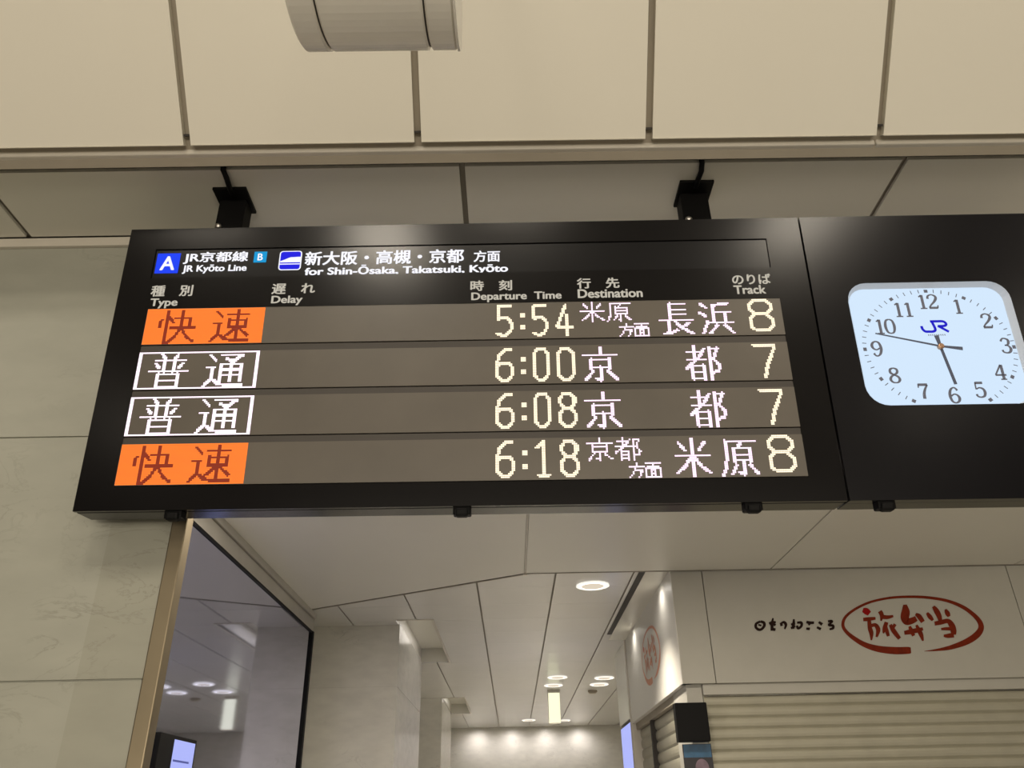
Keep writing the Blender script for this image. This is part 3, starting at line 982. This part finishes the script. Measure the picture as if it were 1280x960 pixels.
TAG = ('165 133 22 215 150 26 225 195 26 190 240 24 150 245 24 112 215 24 110 165 24 165 133 22|140 178 14 185 190 18/338 85 14 332 160 26 340 262 26|288 160 20 335 145 26 382 145 20|300 175 16 345 165 20 380 188 20|320 228 20 350 240 28 385 248 24/448 150 18 470 195 26|458 160 20 495 143 24 525 180 26 512 240 14'
       '/630 100 16 632 170 28 628 235 24|598 178 22 650 152 20|600 228 24 655 195 20|678 150 20 735 150 26 742 195 24 700 228 24 678 190 20/808 140 24 860 150 26 915 150 24|872 150 20 838 180 20|812 232 22 862 236 24/980 140 20 1030 175 28|958 212 20 1015 240 26'
       '/1108 130 20 1165 130 24 1122 182 20 1178 190 24 1182 225 24 1135 242 16')


def sign_marks(parent, f, out, ring_m, logo_m, red_m, tag_m=None):
    """paints the marks; out = direction off the wall, each stroke lies a hair above the one before"""
    count = [0]
    out = Vector(out)

    def paint(name, spec, ax, ay, k, fat, m):
        mb = MB()
        for st in strokes_from(spec, ax, ay, k):
            count[0] += 1
            lift = out * (0.00008 * count[0])
            ribbon(mb, [(x, y, w * fat) for x, y, w in st], lambda X, Y: Vector(f(X, Y)) + lift)
        mb.build(name, m, parent)

    paint('brushed_ring', RING, 0, 0, 1, 1.08, ring_m)
    paint('red_stroke', LOGO_RED, 578, 41.3, 0.4516, 1.15, red_m)
    for ch in LOGO.split('/'):
        paint('logo_character', ch, 578, 41.3, 0.4516, 1.22, logo_m)
    if tag_m:
        for ch in TAG.split('/'):
            paint('tagline_character', ch, 20.6, 103, 0.371, 1.5, tag_m)


sg = thing('shop_sign', 'brown brushed ring and lettering with small tagline painted on the fascia above the wide shutter', 'sign', Matrix.Translation((3.2, YF, 2.90)))
sign_marks(sg, lambda X, Y: (1.936 + .001544 * X - .00039 * Y - 3.2, -0.0012, 3.175 - .001507 * Y - .0000295 * X - 2.90), (0, -1, 0), M['red_brown'], M['red_brown'], M['red'], M['dark_ink'])
ss = thing('shop_sign', 'brushed ring and lettering coloured pale orange as if washed by light, on the brightly lit white side wall of the shop', 'sign', Matrix.Translation((1.325, 7.88, 2.93)))
sign_marks(ss, lambda X, Y: (-0.0012, -(X - 868) * 0.00150, -(Y - 165) * 0.00165), (-1, 0, 0), M['side_orange_washed'], M['side_orange_washed'], M['side_red_washed'])

# ------------------------------------------------------------------ shutters
def slat_curtain(mb, p0, du, dn, width, ztop, zbot, pitch=0.078):
    """corrugated roll-up curtain: p0 start on plan, du along, dn outward"""
    prof = [(0.0, 0.0), (0.10, 0.010), (0.30, 0.015), (0.55, 0.015), (0.78, 0.011), (0.90, 0.002), (0.97, -0.003)]
    du, dn, p0 = Vector(du), Vector(dn), Vector(p0)
    rows = []
    z = ztop
    while z > zbot:
        for t, o_ in prof:
            rows.append((z - t * pitch, o_))
        z -= pitch
    va = [mb.bm.verts.new(p0 + dn * o_ + Vector((0, 0, zz))) for zz, o_ in rows]
    vb_ = [mb.bm.verts.new(p0 + du * width + dn * o_ + Vector((0, 0, zz))) for zz, o_ in rows]
    for i in range(len(rows) - 1):
        mb.bm.faces.new((va[i], vb_[i], vb_[i + 1], va[i + 1]))


sh = thing('roller_shutter', 'wide closed beige roller shutter with horizontal slats below the shop fascia', 'shutter', Matrix.Translation((3.8, YF + 0.08, 0)))
mb = MB()
slat_curtain(mb, (1.49 - 3.8, 0.0, 0), (1, 0, 0), (0, -1, 0), 4.6, 2.40, 0.0)
mb.build('slat_curtain', M['shutter'], sh)
MB().box(1.485 - 3.8, 2.4, -0.050, 0.02, 2.405, 2.484, bevel=0.003).build('shutter_lintel', M['shop'], sh)
s2 = thing('roller_shutter', 'narrow closed grey roller shutter split by a dark post under the side sign', 'shutter', Matrix.Translation((1.42, 8.3, 0)))
mb = MB()
slat_curtain(mb, (0.0, -1.15, 0), (0, 1, 0), (-1, 0, 0), 2.34, 2.42, 0.0, 0.10)
mb.build('slat_curtain', M['shutter'], s2)
MB().box(-0.05, 0.0, 0.20, 0.27, 0, 2.44, bevel=0.004).build('guide_post', M['joint_dark'], s2)
MB().box(-0.055, 0.02, -1.15, 1.19, 2.42, 2.484, bevel=0.003).build('shutter_lintel', M['joint'], s2)

# ------------------------------------------------------------------ monitor and poster at the shop corner
mn = thing('monitor', 'black switched-off monitor box mounted on the shop corner column', 'monitor', Matrix.Translation((1.353, 6.47, 2.205)))
MB().box(-0.120, 0.120, -0.012, 0.08, -0.135, 0.135, bevel=0.006).build('casing', M['black'], mn)
MB().box(-0.110, 0.110, -0.0135, -0.011, -0.122, 0.124).build('screen', M['black'], mn)
MB().box(-0.03, 0.06, 0.08, 0.13, -0.06, 0.06).build('wall_mount', M['black'], mn)
ps = thing('poster', 'dark blue and mauve poster on the column under the black monitor', 'poster', Matrix.Translation((1.39, 6.582, 1.70)))
MB().box(-0.11, 0.105, -0.006, 0.012, -0.45, 0.362).build('sheet', M['poster_dark'], ps)
MB().box(-0.105, 0.100, -0.0075, -0.0055, 0.27, 0.358).build('blue_band', M['poster_blue'], ps)
mb = MB()
mb.slab([(0.02 + 0.05 * math.cos(a), -0.0075, 0.20 + 0.06 * math.sin(a)) for a in [2 * PI * k / 20 for k in range(20)]], (0, 0.0015, 0))
mb.slab([(-0.09, -0.0075, -0.40), (-0.10, -0.0075, 0.10), (-0.05, -0.0075, 0.19), (-0.01, -0.0075, 0.10), (0.09, -0.0075, 0.12), (0.098, -0.0075, -0.40)], (0, 0.0014, 0))
mb.build('printed_shapes', M['poster_pink'], ps)

# ------------------------------------------------------------------ blue screens
d1 = thing('digital_screen', 'lit pale blue screen beyond the side shutter at the end of the shop', 'screen', Matrix.Translation((1.33, 10.1, 1.6)))
MB().box(0.0, 0.06, -0.47, 0.47, -1.0, 0.93, bevel=0.006).build('frame', M['black'], d1)
MB().box(-0.003, 0.001, -0.45, 0.45, -0.95, 0.915).build('display', M['screen_blue'], d1)
mb = MB()
mb.box(-0.005, -0.002, -0.10, 0.25, 0.35, 0.38)
mb.box(-0.005, -0.002, 0.05, 0.22, 0.18, 0.21)
mb.build('screen_text_line', M['screen_line'], d1)
d2 = thing('digital_screen', 'lit pale blue screen on the dark glass beside the steel edged wall', 'screen', Matrix.Translation((-1.88, 4.97, 1.5)))
MB().box(-0.006, 0.020, -0.36, 0.19, -0.9, 0.535, bevel=0.004).build('frame', M['black'], d2)
MB().box(0.019, 0.022, -0.155, 0.165, -0.87, 0.515).build('display', M['screen_blue'], d2)
MB().box(0.0215, 0.0235, -0.14, 0.10, 0.405, 0.415).build('screen_text_line', M['screen_line'], d2)

# ------------------------------------------------------------------ corridor lamps
def downlight_parts(r):
    MB().lathe([(0.140, 0.0), (0.146, -0.010), (0.128, -0.016), (0.116, -0.004), (0.116, 0.0)], Matrix.Identity(4), 40).build('trim_ring', M['lamp_ring'], r, False)
    MB().lathe([(0.116, -0.0110), (0.116, -0.006)], Matrix.Identity(4), 32).build('reflector', M['lamp'], r)
    MB().lathe([(0.100, -0.0125), (0.100, -0.010)], Matrix.Identity(4), 32).build('diffuser', M['lamp_soft'], r)


DL = [(0.733, 7.03, 'round ceiling downlight nearest, just beyond the soffit edge'),
      (0.677, 12.25, 'round downlight ahead of the glowing sign, nearer one of the left pair'),
      (1.373, 12.40, 'round downlight in the right hand corridor pair, the nearer one'),
      (0.655, 13.05, 'round downlight just above the glowing hanging sign, farther one of the left pair'),
      (1.36, 13.05, 'round downlight in the right hand corridor pair, the farther one'),
      (0.36, 18.0, 'round downlight near the end wall left of the glowing sign'),
      (1.10, 18.2, 'round downlight near the end wall right of the glowing sign')]
proto = None
for x, yy, lab in DL:
    if proto is None:
        proto = thing('downlight', lab, 'ceiling light', Matrix.Translation((x, yy, ZC)), 'corridor downlights')
        downlight_parts(proto)
        o = proto
    else:
        o = copy_tree(proto)
        o.location = (x, yy, ZC)
        o['label'] = lab
    l = bpy.data.lights.new('downlight_lamp', 'SPOT')
    l.energy = 300
    l.spot_size = math.radians(110)
    l.spot_blend = 0.8
    l.shadow_soft_size = 0.05
    l.color = (1.0, 0.90, 0.76)
    lo2 = bpy.data.objects.new('downlight_lamp', l)
    COL.objects.link(lo2)
    lo2.location = (x, yy, ZC - 0.02)
# wall washers along the end wall and the spots of the light slot by the shop side wall
for x in (-0.75, 0.0, 0.75, 1.5):
    l = bpy.data.lights.new('wall_washer', 'SPOT')
    l.energy = 17
    l.spot_size = math.radians(165)
    l.spot_blend = 0.9
    l.shadow_soft_size = 0.04
    l.color = (1.0, 0.92, 0.90)
    o = bpy.data.objects.new('wall_washer', l)
    COL.objects.link(o)
    o.location = (x, 19.12, ZC - 0.02)
    o.rotation_euler = (math.radians(6), 0, 0)
for yy in (7.0, 8.8):
    l = bpy.data.lights.new('sign_spot', 'SPOT')
    l.energy = 4.5
    l.spot_size = math.radians(160)
    l.spot_blend = 0.9
    l.shadow_soft_size = 0.03
    l.color = (1.0, 0.94, 0.85)
    o = bpy.data.objects.new('sign_spot', l)
    COL.objects.link(o)
    o.location = (1.19, yy, ZC - 0.03)
    o.rotation_euler = (0, math.radians(-12), 0)
for yy in (9.6, 15.4):
    area_light('trough_lamp', (-0.98, yy, ZC + 0.17), 0.1, 1.6, 1.5, (1.0, 0.93, 0.85))

hs = thing('hanging_sign', 'narrow glowing yellow sign hanging from the far corridor ceiling', 'sign', Matrix.Translation((0.68, 13.6, ZC)))
MB().box(-0.095, 0.095, -0.06, 0.06, -0.50, 0.0, bevel=0.004).build('casing', M['moulding'], hs)
MB().box(-0.090, 0.090, -0.064, -0.059, -0.49, -0.05).build('lit_face', M['signlamp'], hs)
sd = MB()
sd.lathe([(0.075, 0.0), (0.075, -0.02), (0.05, -0.045), (0.02, -0.05)], Matrix.Identity(4), 24)
sdo = sd.build('smoke_detector', M['joint'], None)
sdo.location = (1.32, 13.75, ZC)
tag(sdo, 'small round smoke detector on the corridor ceiling behind the right hand downlights', 'smoke detector')
